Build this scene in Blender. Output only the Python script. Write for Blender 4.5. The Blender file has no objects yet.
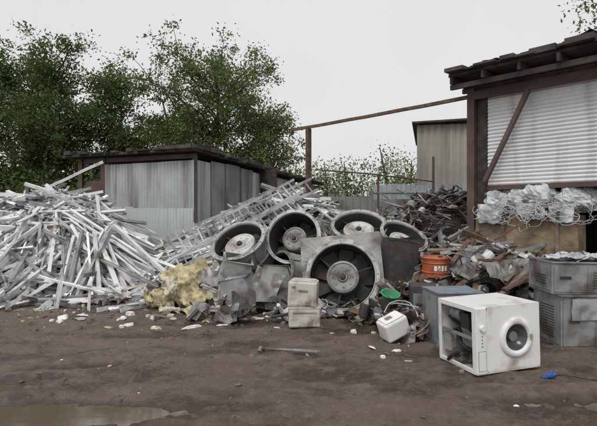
import bpy, math, random
import numpy as np
from mathutils import Vector, Matrix, Euler, noise
random.seed(7); np.random.seed(7)
R=random.random
def U(a,b): return random.uniform(a,b)
scene=bpy.context.scene
COL=scene.collection

# ------------------------------------------------------------ materials
def mat(name,c1,c2=None,scale=4,rough=.6,metal=0.,bump=.15,bscale=25,island=0.,dirt=None,dirt_amt=.5,dirt_scale=2.,spec=.5,streak=False,low=None):
    m=bpy.data.materials.new(name); m.use_nodes=True
    nt=m.node_tree; N=nt.nodes; L=nt.links
    b=N['Principled BSDF']; out=N['Material Output']
    tc=N.new('ShaderNodeTexCoord')
    if c2 is None: c2=tuple(x*.75 for x in c1)
    def noi(sc,det=5,vec=None):
        n=N.new('ShaderNodeTexNoise'); n.inputs['Scale'].default_value=sc; n.inputs['Detail'].default_value=det
        L.new(vec or tc.outputs['Object'],n.inputs['Vector']); return n
    def ramp(src,a,bb):
        r=N.new('ShaderNodeMapRange'); r.inputs[1].default_value=a; r.inputs[2].default_value=bb
        L.new(src,r.inputs[0]); return r.outputs[0]
    def mix(f,a,bb,mode='MIX'):
        x=N.new('ShaderNodeMix'); x.data_type='RGBA'; x.blend_type=mode
        if isinstance(f,float): x.inputs[0].default_value=f
        else: L.new(f,x.inputs[0])
        for s,i in ((a,6),(bb,7)):
            if isinstance(s,tuple): x.inputs[i].default_value=(*s,1)
            else: L.new(s,x.inputs[i])
        return x.outputs[2]
    n1=noi(scale)
    col=mix(ramp(n1.outputs[0],.38,.62),c1,c2)
    if dirt:
        vec=None
        if streak:
            mp=N.new('ShaderNodeMapping'); mp.inputs['Scale'].default_value=(3,3,.35)
            L.new(tc.outputs['Object'],mp.inputs[0]); vec=mp.outputs[0]
        dn=noi(dirt_scale,7,vec)
        t=.72-.4*dirt_amt
        col=mix(ramp(dn.outputs[0],t-.07,t+.13),col,dirt)
        if low:   # mud splash near the foot of the object (local z)
            sp=N.new('ShaderNodeSeparateXYZ'); L.new(tc.outputs['Object'],sp.inputs[0])
            ad=N.new('ShaderNodeMath'); ad.operation='MULTIPLY_ADD'; ad.inputs[1].default_value=-low; L.new(dn.outputs[0],ad.inputs[0]); L.new(sp.outputs[2],ad.inputs[2])
            col=mix(ramp(ad.outputs[0],-low*.25,-low*.6),col,dirt)
    if island>0:
        g=N.new('ShaderNodeNewGeometry')
        r=N.new('ShaderNodeMapRange'); r.inputs[3].default_value=1-island; r.inputs[4].default_value=1+island*.35
        L.new(g.outputs['Random Per Island'],r.inputs[0])
        c=N.new('ShaderNodeCombineColor')
        for i in range(3): L.new(r.outputs[0],c.inputs[i])
        col=mix(1.0,col,c.outputs[0],'MULTIPLY')
    L.new(col,b.inputs['Base Color'])
    b.inputs['Metallic'].default_value=metal
    b.inputs['Specular IOR Level'].default_value=spec
    rr=N.new('ShaderNodeMapRange'); rr.inputs[3].default_value=max(.05,rough-.12); rr.inputs[4].default_value=min(1,rough+.15)
    L.new(n1.outputs[0],rr.inputs[0]); L.new(rr.outputs[0],b.inputs['Roughness'])
    if bump>0:
        bp=N.new('ShaderNodeBump'); bp.inputs['Strength'].default_value=bump; bp.inputs['Distance'].default_value=.02
        L.new(noi(bscale,6).outputs[0],bp.inputs['Height']); L.new(bp.outputs[0],b.inputs['Normal'])
    return m
def leafmat(name,ca,cb,trans=.35):
    m=bpy.data.materials.new(name); m.use_nodes=True
    nt=m.node_tree; N=nt.nodes; L=nt.links; N.remove(N['Principled BSDF']); out=N['Material Output']
    g=N.new('ShaderNodeNewGeometry'); x=N.new('ShaderNodeMix'); x.data_type='RGBA'
    L.new(g.outputs['Random Per Island'],x.inputs[0]); x.inputs[6].default_value=(*ca,1); x.inputs[7].default_value=(*cb,1)
    d=N.new('ShaderNodeBsdfDiffuse'); L.new(x.outputs[2],d.inputs[0])
    if trans==0: L.new(d.outputs[0],out.inputs[0]); return m
    t=N.new('ShaderNodeBsdfTranslucent'); L.new(x.outputs[2],t.inputs[0])
    ms=N.new('ShaderNodeMixShader'); ms.inputs[0].default_value=trans
    L.new(d.outputs[0],ms.inputs[1]); L.new(t.outputs[0],ms.inputs[2]); L.new(ms.outputs[0],out.inputs[0]); return m

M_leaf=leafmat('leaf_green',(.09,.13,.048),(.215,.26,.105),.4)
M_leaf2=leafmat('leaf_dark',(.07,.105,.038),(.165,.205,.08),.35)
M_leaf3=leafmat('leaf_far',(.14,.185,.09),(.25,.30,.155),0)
M_bark=mat('bark',(.12,.10,.08),(.07,.06,.05),scale=8,rough=.9,bump=.6)
M_prof=mat('aluminium_profile',(.64,.64,.645),(.47,.48,.49),scale=3,rough=.42,metal=.2,bump=.05,island=.6,dirt=(.18,.155,.135),dirt_amt=.34,dirt_scale=3)
M_pvc=mat('white_profile',(.84,.84,.84),(.77,.77,.765),scale=2,rough=.4,bump=.03,island=.22,dirt=(.34,.30,.26),dirt_amt=.26,dirt_scale=4)
M_galv=mat('galvanised',(.38,.385,.39),(.27,.275,.28),scale=5,rough=.5,metal=.35,bump=.1,island=.35,dirt=(.12,.095,.08),dirt_amt=.46,dirt_scale=3)
M_corr=mat('corrugated_zinc',(.50,.525,.54),(.40,.42,.435),scale=1.3,rough=.5,metal=.35,bump=.1,island=.15,dirt=(.22,.19,.17),dirt_amt=.42,dirt_scale=1.2,streak=True)
M_corrp=mat('corrugated_pale',(.60,.64,.66),(.52,.55,.57),scale=1,rough=.4,metal=.3,bump=.05,dirt=(.33,.31,.29),dirt_amt=.3,streak=True)
M_corrd=mat('corrugated_old',(.40,.405,.41),(.28,.285,.29),scale=1.3,rough=.7,metal=.1,bump=.2,island=.35,dirt=(.16,.12,.095),dirt_amt=.45,dirt_scale=1.2,streak=True)
M_beige=mat('grey_cladding',(.37,.355,.32),(.30,.29,.265),scale=.8,rough=.7,bump=.1,dirt=(.20,.18,.16),dirt_amt=.35,dirt_scale=.7,streak=True)
M_rust=mat('rusty_steel',(.17,.095,.065),(.095,.06,.046),scale=7,rough=.85,bump=.5,island=.3,dirt=(.22,.13,.09),dirt_amt=.3,dirt_scale=9)
M_brown=mat('brown_paint_steel',(.11,.068,.056),(.075,.05,.043),scale=4,rough=.7,bump=.3,dirt=(.17,.11,.085),dirt_amt=.35)
M_wood=mat('weathered_wood',(.26,.21,.165),(.15,.122,.098),scale=6,rough=.9,bump=.5,island=.5,dirt=(.08,.065,.053),dirt_amt=.4,dirt_scale=5)
M_dark=mat('dark_scrap',(.07,.062,.055),(.035,.031,.029),scale=6,rough=.8,bump=.6,island=.4)
M_black=mat('black_rubber',(.02,.02,.02),(.012,.012,.012),rough=.6,bump=.1)
M_roof=mat('roofing_felt',(.06,.053,.05),(.037,.033,.032),scale=3,rough=.9,bump=.6,dirt=(.13,.105,.085),dirt_amt=.38)
M_white=mat('white_enamel',(.80,.80,.795),(.75,.75,.735),scale=3,rough=.35,bump=.02,dirt=(.36,.31,.26),dirt_amt=.26,dirt_scale=4,low=.13)
M_pwhite=mat('clean_white_enamel',(.81,.81,.805),(.76,.76,.75),scale=3,rough=.35,bump=.02,dirt=(.36,.31,.26),dirt_amt=.2,dirt_scale=6)
M_offw=mat('offwhite_enamel',(.58,.56,.50),(.50,.48,.42),scale=3,rough=.5,bump=.05,dirt=(.22,.18,.145),dirt_amt=.42,dirt_scale=6,low=.08)
M_fan=mat('fan_grey_enamel',(.36,.36,.35),(.24,.24,.235),scale=3,rough=.55,metal=.2,bump=.2,island=.1,dirt=(.12,.095,.08),dirt_amt=.48,dirt_scale=3.5)
M_rim=mat('fan_rim_zinc',(.46,.46,.45),(.34,.34,.335),scale=5,rough=.5,metal=.2,bump=.15,dirt=(.15,.125,.10),dirt_amt=.42,dirt_scale=5)
M_hub=mat('fan_hub_grey',(.31,.31,.305),(.21,.21,.205),scale=3,rough=.55,metal=.2,bump=.1,dirt=(.11,.09,.075),dirt_amt=.46,dirt_scale=7)
M_fanl=mat('fan_light_enamel',(.58,.58,.56),(.46,.46,.44),scale=3,rough=.5,bump=.05,dirt=(.20,.17,.14),dirt_amt=.42,dirt_scale=4)
M_fand=mat('fan_dark_steel',(.075,.072,.07),(.045,.043,.042),scale=5,rough=.6,metal=.2,bump=.2,dirt=(.13,.105,.085),dirt_amt=.3,dirt_scale=5)
M_fani=mat('fan_inner_dark',(.045,.043,.042),(.03,.029,.028),scale=5,rough=.7,bump=.2,dirt=(.08,.065,.055),dirt_amt=.3,dirt_scale=5)  # shade inside the fan housing is put into this dark colour
M_foam=mat('yellow_foam',(.60,.53,.33),(.47,.40,.24),scale=5,rough=.95,bump=.6,bscale=18,dirt=(.24,.19,.13),dirt_amt=.42,dirt_scale=5)
M_foam2=mat('pale_foam',(.60,.56,.45),(.48,.44,.34),scale=5,rough=.95,bump=.5,bscale=18,dirt=(.24,.20,.16),dirt_amt=.42,dirt_scale=4)
M_ochre=mat('ochre_board',(.36,.275,.175),(.27,.205,.135),scale=9,rough=.9,bump=.5,dirt=(.13,.10,.08),dirt_amt=.42,dirt_scale=2)
M_orange=mat('orange_paint',(.47,.12,.045),(.36,.09,.037),scale=5,rough=.55,bump=.15,dirt=(.15,.08,.055),dirt_amt=.38,dirt_scale=6)
M_blue=mat('blue_paint',(.20,.25,.31),(.15,.19,.245),scale=5,rough=.55,bump=.1,dirt=(.19,.165,.14),dirt_amt=.45,dirt_scale=6)
M_blue2=mat('blue_plastic',(.03,.10,.36),(.02,.07,.30),rough=.4,bump=.2)
M_green=mat('green_plastic',(.06,.33,.16),(.045,.27,.13),rough=.4,bump=.05,dirt=(.15,.2,.12),dirt_amt=.35,dirt_scale=8)
M_film=mat('plastic_film',(.64,.67,.69),(.42,.445,.47),scale=5,rough=.28,bump=.5,bscale=14,dirt=(.20,.20,.205),dirt_amt=.38,dirt_scale=5)
M_cable=mat('pale_cable',(.68,.69,.69),(.48,.49,.50),scale=3,rough=.5,bump=0)
M_steel=mat('appliance_steel',(.35,.355,.36),(.25,.255,.26),scale=4,rough=.45,metal=.35,bump=.1,dirt=(.12,.105,.09),dirt_amt=.46,dirt_scale=4)
M_film2=mat('grimy_film',(.42,.44,.46),(.30,.315,.33),scale=4,rough=.22,bump=.25,bscale=10,dirt=(.14,.135,.13),dirt_amt=.45,dirt_scale=3)
M_glass=mat('door_glass',(.10,.105,.11),(.06,.06,.065),rough=.12,bump=0)
M_chip=mat('debris_chips',(.22,.18,.152),(.135,.105,.086),scale=2,rough=.9,bump=.2,island=.5)
M_shut=mat('white_shutter',(.78,.79,.80),(.71,.72,.73),scale=1,rough=.45,bump=.02,dirt=(.52,.52,.51),dirt_amt=.3,dirt_scale=1.5,streak=True)
M_pblue=mat('pale_fence_paint',(.34,.37,.385),(.27,.30,.32),scale=1,rough=.6,bump=.1,island=.2)
M_fence=mat('grey_fence_paint',(.23,.235,.225),(.17,.17,.165),scale=1,rough=.75,bump=.2,dirt=(.11,.09,.075),dirt_amt=.4)
M_conc=mat('concrete',(.34,.33,.31),(.25,.24,.22),scale=4,rough=.95,bump=.5)

# ------------------------------------------------------------ mesh builder
def T(x,y,z): return Matrix.Translation((x,y,z))
def RZ(a): return Matrix.Rotation(a,4,'Z')
def RX(a): return Matrix.Rotation(a,4,'X')
def RY(a): return Matrix.Rotation(a,4,'Y')
class MB:
    def __init__(s): s.v=[];s.f=[];s.m=[]
    def add(s,vs,fs,M=None,mi=0):
        o=len(s.v)
        if M is not None: vs=[M@Vector(p) for p in vs]
        s.v+= [tuple(p) for p in vs]
        s.f+= [tuple(i+o for i in f) for f in fs]
        s.m+= [mi]*len(fs)
    def box(s,x0,x1,y0,y1,z0,z1,M=None,mi=0):
        vs=[(x0,y0,z0),(x1,y0,z0),(x1,y1,z0),(x0,y1,z0),(x0,y0,z1),(x1,y0,z1),(x1,y1,z1),(x0,y1,z1)]
        s.add(vs,[(3,2,1,0),(4,5,6,7),(0,1,5,4),(1,2,6,5),(2,3,7,6),(3,0,4,7)],M,mi)
    def lathe(s,prof,seg=48,M=None,mi=0,closed=False):
        vs=[];fs=[]
        for r,z in prof:
            for i in range(seg):
                a=2*math.pi*i/seg; vs.append((r*math.cos(a),r*math.sin(a),z))
        n=len(prof)
        for j in range(n if closed else n-1):
            k=(j+1)%n
            for i in range(seg):
                i2=(i+1)%seg
                fs.append((j*seg+i,j*seg+i2,k*seg+i2,k*seg+i))
        s.add(vs,fs,M,mi)
    def tube(s,pts,rad,seg=6,mi=0,cap=True):
        n=len(pts); pts=[Vector(p) for p in pts]; vs=[];fs=[]
        if not hasattr(rad,'__len__'): rad=[rad]*n
        for j in range(n):
            d=(pts[min(j+1,n-1)]-pts[max(j-1,0)])
            if d.length<1e-6: d=Vector((0,0,1))
            d.normalize(); a=d.cross(Vector((0,0,1)) if abs(d.z)<.9 else Vector((1,0,0))).normalized(); b=d.cross(a)
            for i in range(seg):
                t=2*math.pi*i/seg; vs.append(pts[j]+(a*math.cos(t)+b*math.sin(t))*rad[j])
        for j in range(n-1):
            for i in range(seg):
                i2=(i+1)%seg; fs.append((j*seg+i,j*seg+i2,(j+1)*seg+i2,(j+1)*seg+i))
        if cap: fs.append(tuple(range(seg))[::-1]); fs.append(tuple((n-1)*seg+i for i in range(seg)))
        s.add(vs,fs,None,mi)
    def extrude(s,poly,pts,roll=0,mi=0):
        n=len(poly); pts=[Vector(p) for p in pts]; vs=[];fs=[]
        d=(pts[-1]-pts[0]).normalized(); a=d.cross(Vector((0,0,1)) if abs(d.z)<.95 else Vector((1,0,0))).normalized(); b=a.cross(d)
        ca,sa=math.cos(roll),math.sin(roll); a2=a*ca+b*sa; b2=b*ca-a*sa
        for p in pts:
            for x,y in poly: vs.append(p+a2*x+b2*y)
        for j in range(len(pts)-1):
            for i in range(n):
                i2=(i+1)%n; fs.append((j*n+i,j*n+i2,(j+1)*n+i2,(j+1)*n+i))
        fs.append(tuple(range(n))[::-1]); fs.append(tuple((len(pts)-1)*n+i for i in range(n)))
        s.add(vs,fs,None,mi)
    def sheet(s,w,h,nx,ny,fn,M=None,mi=0):
        vs=[];fs=[]
        for j in range(ny+1):
            for i in range(nx+1):
                x=(i/nx-.5)*w; y=(j/ny-.5)*h
                vs.append(fn(x,y))
        for j in range(ny):
            for i in range(nx):
                k=j*(nx+1)+i; fs.append((k,k+1,k+nx+2,k+nx+1))
        s.add(vs,fs,M,mi)
    def obj(s,name,mats,parent=None,smooth=False,bevel=0,M=None,solid=0):
        me=bpy.data.meshes.new(name); me.from_pydata(s.v,[],s.f); me.update()
        if not isinstance(mats,(list,tuple)): mats=[mats]
        for m in mats: me.materials.append(m)
        me.polygons.foreach_set('material_index',s.m)
        if smooth: me.polygons.foreach_set('use_smooth',[True]*len(s.f))
        o=bpy.data.objects.new(name,me); COL.objects.link(o)
        if parent: o.parent=parent
        if M is not None: o.matrix_local=M
        if solid:
            q=o.modifiers.new('s','SOLIDIFY'); q.thickness=solid
        if bevel:
            q=o.modifiers.new('b','BEVEL'); q.width=bevel; q.segments=2; q.limit_method='ANGLE'
        return o
def empty(name,M=None):
    e=bpy.data.objects.new(name,None); e.empty_display_size=.3; COL.objects.link(e)
    if M is not None: e.matrix_world=M
    return e
def crumple(amp,fr,seed,fold=0):
    def f(x,y):
        p=Vector((x*fr+seed,y*fr-seed,seed*.7))
        z=noise.noise(p)*amp+abs(noise.noise(p*2.3))*amp*.6+fold*abs(x)
        return (x+noise.noise(p+Vector((9,0,0)))*amp*.4,y+noise.noise(p+Vector((0,9,0)))*amp*.4,z)
    return f

# ------------------------------------------------------------ ground
def smooth_axis(lo,hi,step,far,n):
    core=list(np.arange(lo,hi,step))
    out=[hi+(far-hi)*(k/n)**3 for k in range(1,n+1)]
    inn=[lo-(far+lo)*(k/n)**3 for k in range(n,0,-1)]
    return inn+core+[hi]+out
PUD=[(-2.15,3.55,.95,.26),(-1.45,3.74,.7,.16),(-2.8,4.25,.75,.12),(-.6,3.35,.5,.09),(2.45,3.85,.55,.12),(2.0,3.4,.4,.10)]
def gh(x,y):
    r=math.hypot(x,y-7)
    if r>30: return 0.
    V=Vector
    h=noise.noise(V((x*.5,y*.5,3)))*.035+noise.noise(V((x*1.7,y*2.1,1)))*.026+noise.noise(V((x*4.5,y*5.5,5)))*.022+noise.noise(V((x*10,y*11,5)))*.014+noise.noise(V((x*19,y*21,9)))*.007
    w=.22*noise.noise(V((x*.8,0,0)))+.06*noise.noise(V((x*3,0,4)))
    for yy0,dep,sl in ((4.05,.02,.10),(4.75,.030,-.06),(5.25,.036,.12),(6.1,.028,.04),(6.8,.02,.15)):
        yy=yy0+sl*x+w+.2*math.sin(x*.35+yy0)
        br=max(0,.5+1.1*noise.noise(V((x*.8,yy0,7))))
        g=math.exp(-((y-yy)/.10)**2); h-=dep*g*br*(1+.5*math.sin(x*42+abs(y-yy)*30)); h+=.016*br*(math.exp(-((y-yy-.18)/.06)**2)+math.exp(-((y-yy+.18)/.06)**2))
    for cx,cy,sx,sy in PUD:
        h-=.066*math.exp(-((x-cx)/sx)**2-((y-cy)/sy)**2)
    return h*max(0,1-r/30)
xs=smooth_axis(-6.5,6.5,.045,400,24); ys=smooth_axis(1.8,9.6,.04,400,24)
gv=[(x,y,gh(x,y)) for y in ys for x in xs]; nx=len(xs)
gf=[(j*nx+i,j*nx+i+1,(j+1)*nx+i+1,(j+1)*nx+i) for j in range(len(ys)-1) for i in range(nx-1)]
def ground_mat():
    m=bpy.data.materials.new('wet_mud'); m.use_nodes=True; nt=m.node_tree;N=nt.nodes;L=nt.links;b=N['Principled BSDF']
    tc=N.new('ShaderNodeTexCoord')
    def noi(sc,det=7,st=None,rg=.6):
        n=N.new('ShaderNodeTexNoise'); n.inputs['Scale'].default_value=sc;n.inputs['Detail'].default_value=det;n.inputs['Roughness'].default_value=rg
        if st:
            mp=N.new('ShaderNodeMapping'); mp.inputs['Scale'].default_value=st; mp.inputs['Rotation'].default_value=(0,0,.12); L.new(tc.outputs['Object'],mp.inputs[0]); L.new(mp.outputs[0],n.inputs[0])
        else: L.new(tc.outputs['Object'],n.inputs[0])
        return n.outputs[0]
    def mr(s,a,c,o0=0,o1=1):
        r=N.new('ShaderNodeMapRange'); r.inputs[1].default_value=a;r.inputs[2].default_value=c;r.inputs[3].default_value=o0;r.inputs[4].default_value=o1;L.new(s,r.inputs[0]);return r.outputs[0]
    def mix(f,a,c):
        x=N.new('ShaderNodeMix');x.data_type='RGBA';L.new(f,x.inputs[0])
        for s,i in((a,6),(c,7)):
            if isinstance(s,tuple): x.inputs[i].default_value=(*s,1)
            else: L.new(s,x.inputs[i])
        return x.outputs[2]
    c=mix(mr(noi(.7),.35,.65),(.120,.084,.064),(.175,.130,.103))
    wetn=noi(1.2,10,(.65,1.25,1),.68)
    c=mix(mr(wetn,.47,.58),c,(.056,.037,.028))
    c=mix(mr(noi(6,10,None,.72),.50,.72),c,(.205,.16,.13))
    c=mix(mr(noi(34,6,None,.7),.57,.70),c,(.255,.21,.175))
    c=mix(mr(noi(22,6,None,.7),.42,.30),c,(.048,.032,.025))
    geo=N.new('ShaderNodeNewGeometry'); sp=N.new('ShaderNodeSeparateXYZ'); L.new(geo.outputs['Position'],sp.inputs[0])
    wet=mr(sp.outputs[2],-.008,-.034)
    c=mix(wet,c,(.062,.044,.033))
    L.new(c,b.inputs['Base Color'])
    r1=mr(wetn,.42,.58,.75,.28)
    mx=N.new('ShaderNodeMix'); mx.data_type='FLOAT'; L.new(wet,mx.inputs[0]); L.new(r1,mx.inputs[2]); mx.inputs[3].default_value=.22
    L.new(mx.outputs[0],b.inputs['Roughness'])
    b1=N.new('ShaderNodeBump'); b1.inputs['Strength'].default_value=.9;b1.inputs['Distance'].default_value=.035; L.new(noi(12,10,None,.75),b1.inputs['Height'])
    b2=N.new('ShaderNodeBump'); b2.inputs['Strength'].default_value=.5;b2.inputs['Distance'].default_value=.01; L.new(noi(60,6,None,.7),b2.inputs['Height']); L.new(b1.outputs[0],b2.inputs['Normal'])
    L.new(b2.outputs[0],b.inputs['Normal'])
    return m
g=MB(); g.v=gv; g.f=gf; g.m=[0]*len(gf); g.obj('ground',ground_mat(),smooth=True)
m=bpy.data.materials.new('puddle_water'); m.use_nodes=True; nt=m.node_tree; b=nt.nodes['Principled BSDF']
b.inputs['Base Color'].default_value=(.13,.10,.073,1); b.inputs['Roughness'].default_value=.06; b.inputs['Specular IOR Level'].default_value=1.0
n=nt.nodes.new('ShaderNodeTexNoise'); n.inputs['Scale'].default_value=12; n.inputs['Detail'].default_value=4; bp=nt.nodes.new('ShaderNodeBump'); bp.inputs['Strength'].default_value=.08; bp.inputs['Distance'].default_value=.01; nt.links.new(n.outputs[0],bp.inputs['Height']); nt.links.new(bp.outputs[0],b.inputs['Normal'])
for cx,cy,rx,ry in ((-2.0,3.75,2.4,.95),(2.35,3.7,1.0,.5)):
    p=MB(); p.add([(cx+rx*math.cos(a*math.pi/16),cy+ry*math.sin(a*math.pi/16),-.036) for a in range(32)],[tuple(range(32))]); p.obj('puddle',m)

def chips():
    c=MB()
    def one(x,y,s,mi):
        z=gh(x,y); vs=[];
        M=T(x,y,z+s*.08)@RZ(U(0,6.3))@RX(U(-.3,.3))
        k=random.choice([0,0,1,2])
        if k==0: dims=(s,s*U(.5,.9),s*U(.2,.5))
        elif k==1: dims=(s*1.8,s*.25,s*.15)
        else: dims=(s*1.2,s*.8,s*.08)
        for zz in(-1,1):
            for a in range(5):
                an=a*1.2566+U(-.3,.3); q=U(.7,1.1)*(.75 if zz>0 else 1)
                vs.append((math.cos(an)*dims[0]*.5*q,math.sin(an)*dims[1]*.5*q,zz*dims[2]*.5+U(-.1,.1)*dims[2]))
        fs=[(4,3,2,1,0),(5,6,7,8,9)]+[(i,(i+1)%5,(i+1)%5+5,i+5) for i in range(5)]
        c.add(vs,fs,M,mi)
    for i in range(3000):
        y=8.6-abs(random.gauss(0,1.2)); x=U(-.72,.62)*max(y,3)
        if y<3.: continue
        s=.012+.035*R()**3 + (.05*R()**2 if y>7.2 else 0)
        one(x,y,s,random.choices([0,1,2,3,4],[60,6,8,8,10])[0])
    for k in range(44):
        cy=U(3.3,7.8); cx=U(-.6,.6)*cy; rr=U(.1,.6)
        for i in range(int(U(8,34))): one(cx+random.gauss(0,rr),cy+random.gauss(0,rr*.5),.008+.055*R()**4,random.choice([0,0,0,0,4]))
    for i in range(250):
        y=U(6.9,8.7) if R()<.75 else U(6.0,7.4); x=U(-4.8,1.2); one(x,y,U(.05,.2),random.choices([1,2,4,5,3,0],[5,3,3,2,3,5])[0])
    for i in range(90):
        y=U(4.9,6.8); one(U(.8,2.6),y,U(.04,.13),random.choices([1,2,4,3,0],[2,1,3,4,4])[0])
    for i in range(26): y=U(3.6,6.8); one(U(-.55,.5)*y,y,U(.02,.08),random.choice([1,4,0,2,0,4]))
    c.obj('ground_debris',[M_chip,M_pvc,M_foam2,M_dark,M_wood,M_foam])
chips()

# ------------------------------------------------------------ trees
def foliage(name,cent,sig,per,leaf,mats,parent,flat=.7):
    cent=np.array(cent); n=len(cent)*per
    c=np.repeat(cent,per,0); s=np.repeat(np.array(sig),per)
    P=c+np.clip(np.random.normal(size=(n,3)),-2.1,2.1)*s[:,None]*np.array([1,1,flat])
    nrm=np.random.normal(size=(n,3)); nrm[:,2]+=.8; nrm/=np.linalg.norm(nrm,axis=1)[:,None]
    t=np.cross(nrm,np.random.normal(size=(n,3))); t/=np.linalg.norm(t,axis=1)[:,None]
    b=np.cross(nrm,t); L=leaf*np.random.uniform(.6,1.35,n)[:,None]
    V=np.stack([P-t*L*.5,P+b*L*.24-t*L*.05,P+t*L*.5,P-b*L*.24-t*L*.05],1).reshape(-1,3)
    me=bpy.data.meshes.new(name); me.vertices.add(n*4); me.vertices.foreach_set('co',V.ravel())
    me.loops.add(n*4); me.loops.foreach_set('vertex_index',np.arange(n*4,dtype=np.int32))
    me.polygons.add(n); me.polygons.foreach_set('loop_start',np.arange(0,n*4,4,dtype=np.int32)); me.polygons.foreach_set('loop_total',np.full(n,4,dtype=np.int32))
    me.materials.append(mats); me.update(calc_edges=True); me.validate()
    o=bpy.data.objects.new(name,me); COL.objects.link(o); o.parent=parent; return o
def tree(name,base,H,rx,zc,limbs,per,seed,leaf=.15,tr=.16,m=None,sub=5,sig=.36):
    random.seed(seed); np.random.seed(seed)
    e=empty(name,T(*base)); mb=MB(); cent=[];sg=[]
    tp=[Vector((0,0,-.1))]; 
    for k in range(1,8): tp.append(Vector((U(-.12,.12)*k*.35,U(-.12,.12)*k*.35,H*.86*k/7)))
    mb.tube(tp,[tr*(1-.11*k) for k in range(8)],8)
    zm=(H+zc)/2; rz=(H-zc)/2
    def onT(z):
        t=max(0,min(6.99,z/(H*.86)*7)); k=int(t); return tp[k].lerp(tp[k+1],t-k)
    for i in range(limbs):
        a=U(0,6.283); ph=math.asin(U(-.85,1)); rr=U(.55,1.0)*(1+.18*math.sin(a*3+seed)+.15*math.sin(ph*5+seed))
        tgt=Vector((rx*rr*math.cos(a)*math.cos(ph),rx*rr*math.sin(a)*math.cos(ph),zm+rz*rr*math.sin(ph)))
        tgt.z=min(tgt.z,H)
        st=onT(max(zc*.8,tgt.z-U(.5,.75)*math.hypot(tgt.x,tgt.y)-.6)); pts=[st]
        for k in(1,2,3): pts.append(st.lerp(tgt,k/4)+Vector((U(-.15,.15),U(-.15,.15),U(-.05,.25))))
        pts.append(tgt); mb.tube(pts,[.06,.048,.036,.024,.012],5)
        for q in(2,3,4): cent.append(pts[q]); sg.append(sig*U(.6,1.1))
        for k in range(sub):
            o=pts[random.choice([2,3,3,4])]; d=Vector((random.gauss(0,1),random.gauss(0,1),random.gauss(.2,.7))).normalized()*U(.5,1.35)
            mb.tube([o,o+d*.5+Vector((0,0,.06)),o+d],[.018,.013,.006],4); cent.append(o+d); sg.append(sig*U(.4,.95))
    mb.obj('trunk_and_limbs',M_bark,e)
    foliage('crown',[tuple(c) for c in cent],sg,per,leaf,m,e)
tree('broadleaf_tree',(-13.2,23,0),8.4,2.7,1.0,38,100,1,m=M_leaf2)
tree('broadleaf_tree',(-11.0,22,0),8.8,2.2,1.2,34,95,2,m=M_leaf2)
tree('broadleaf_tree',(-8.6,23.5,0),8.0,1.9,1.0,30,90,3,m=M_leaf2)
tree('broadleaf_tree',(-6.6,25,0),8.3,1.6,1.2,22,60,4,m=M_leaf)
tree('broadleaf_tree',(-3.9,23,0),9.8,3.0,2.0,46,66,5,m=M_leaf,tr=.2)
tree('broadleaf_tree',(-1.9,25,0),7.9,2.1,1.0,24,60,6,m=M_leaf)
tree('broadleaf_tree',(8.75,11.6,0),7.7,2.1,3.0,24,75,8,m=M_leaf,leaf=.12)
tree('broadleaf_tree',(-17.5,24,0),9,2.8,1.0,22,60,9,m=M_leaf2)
def belt():
    random.seed(21); np.random.seed(21)
    e=empty('distant_trees'); mb=MB(); cent=[];sg=[]
    for i in range(44):
        x=-46+i*2.3+U(-1,1); y=U(38,48); H=U(5.2,7.4)+(1.0 if 6<x<12 else 0)
        mb.tube([(x,y,0),(x+U(-.3,.3),y,H*.5),(x+U(-.5,.5),y,H*.9)],[.2,.14,.04],6)
        for k in range(64):
            a=U(0,6.28); ph=math.asin(U(-1,1)); r=U(.3,1)
            cent.append((x+2.5*r*math.cos(a)*math.cos(ph),y+1.7*r*math.sin(a)*math.cos(ph),H*.48+H*.46*r*math.sin(ph))); sg.append(U(.4,.7))
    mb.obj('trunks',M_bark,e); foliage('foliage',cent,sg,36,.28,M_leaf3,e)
    e=empty('bushes'); cent=[];sg=[];mb=MB()
    for i in range(160):
        x=U(-15,-3.5); y=U(16.5,19.5)+(0 if x<-6 else 4); z=U(.3,2.6); cent.append((x,y,z)); sg.append(U(.3,.5))
        if i%5==0: mb.tube([(x,y,0),(x,y,z)],[.03,.01],4)
    mb.obj('stems',M_bark,e); foliage('leaves',cent,sg,75,.15,M_leaf2,e)
belt()
random.seed(11); np.random.seed(11)

# ------------------------------------------------------------ corrugated sheet helper
def corr(mb,p0,p1,z0,z1,pitch=.1,amp=.012,mi=0,tilt=0,sub=4):
    p0=Vector((*p0,0));p1=Vector((*p1,0)); L=(p1-p0).length; d=(p1-p0)/L; n=Vector((d.y,-d.x,0))
    k=max(2,int(L/pitch*sub)); vs=[];fs=[]; jag=U(0,99)
    for i in range(k+1):
        s=L*i/k; o=amp*math.sin(2*math.pi*s/pitch)
        dent=.03*noise.noise(Vector((s*1.3,jag,0)))
        for z in(z0,z1):
            p=p0+d*s+n*(o+(tilt+dent)*(z-z0)*.5); vs.append((p.x,p.y,z))
    for i in range(k): fs.append((2*i,2*i+2,2*i+3,2*i+1))
    mb.add(vs,fs,None,mi)

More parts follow.
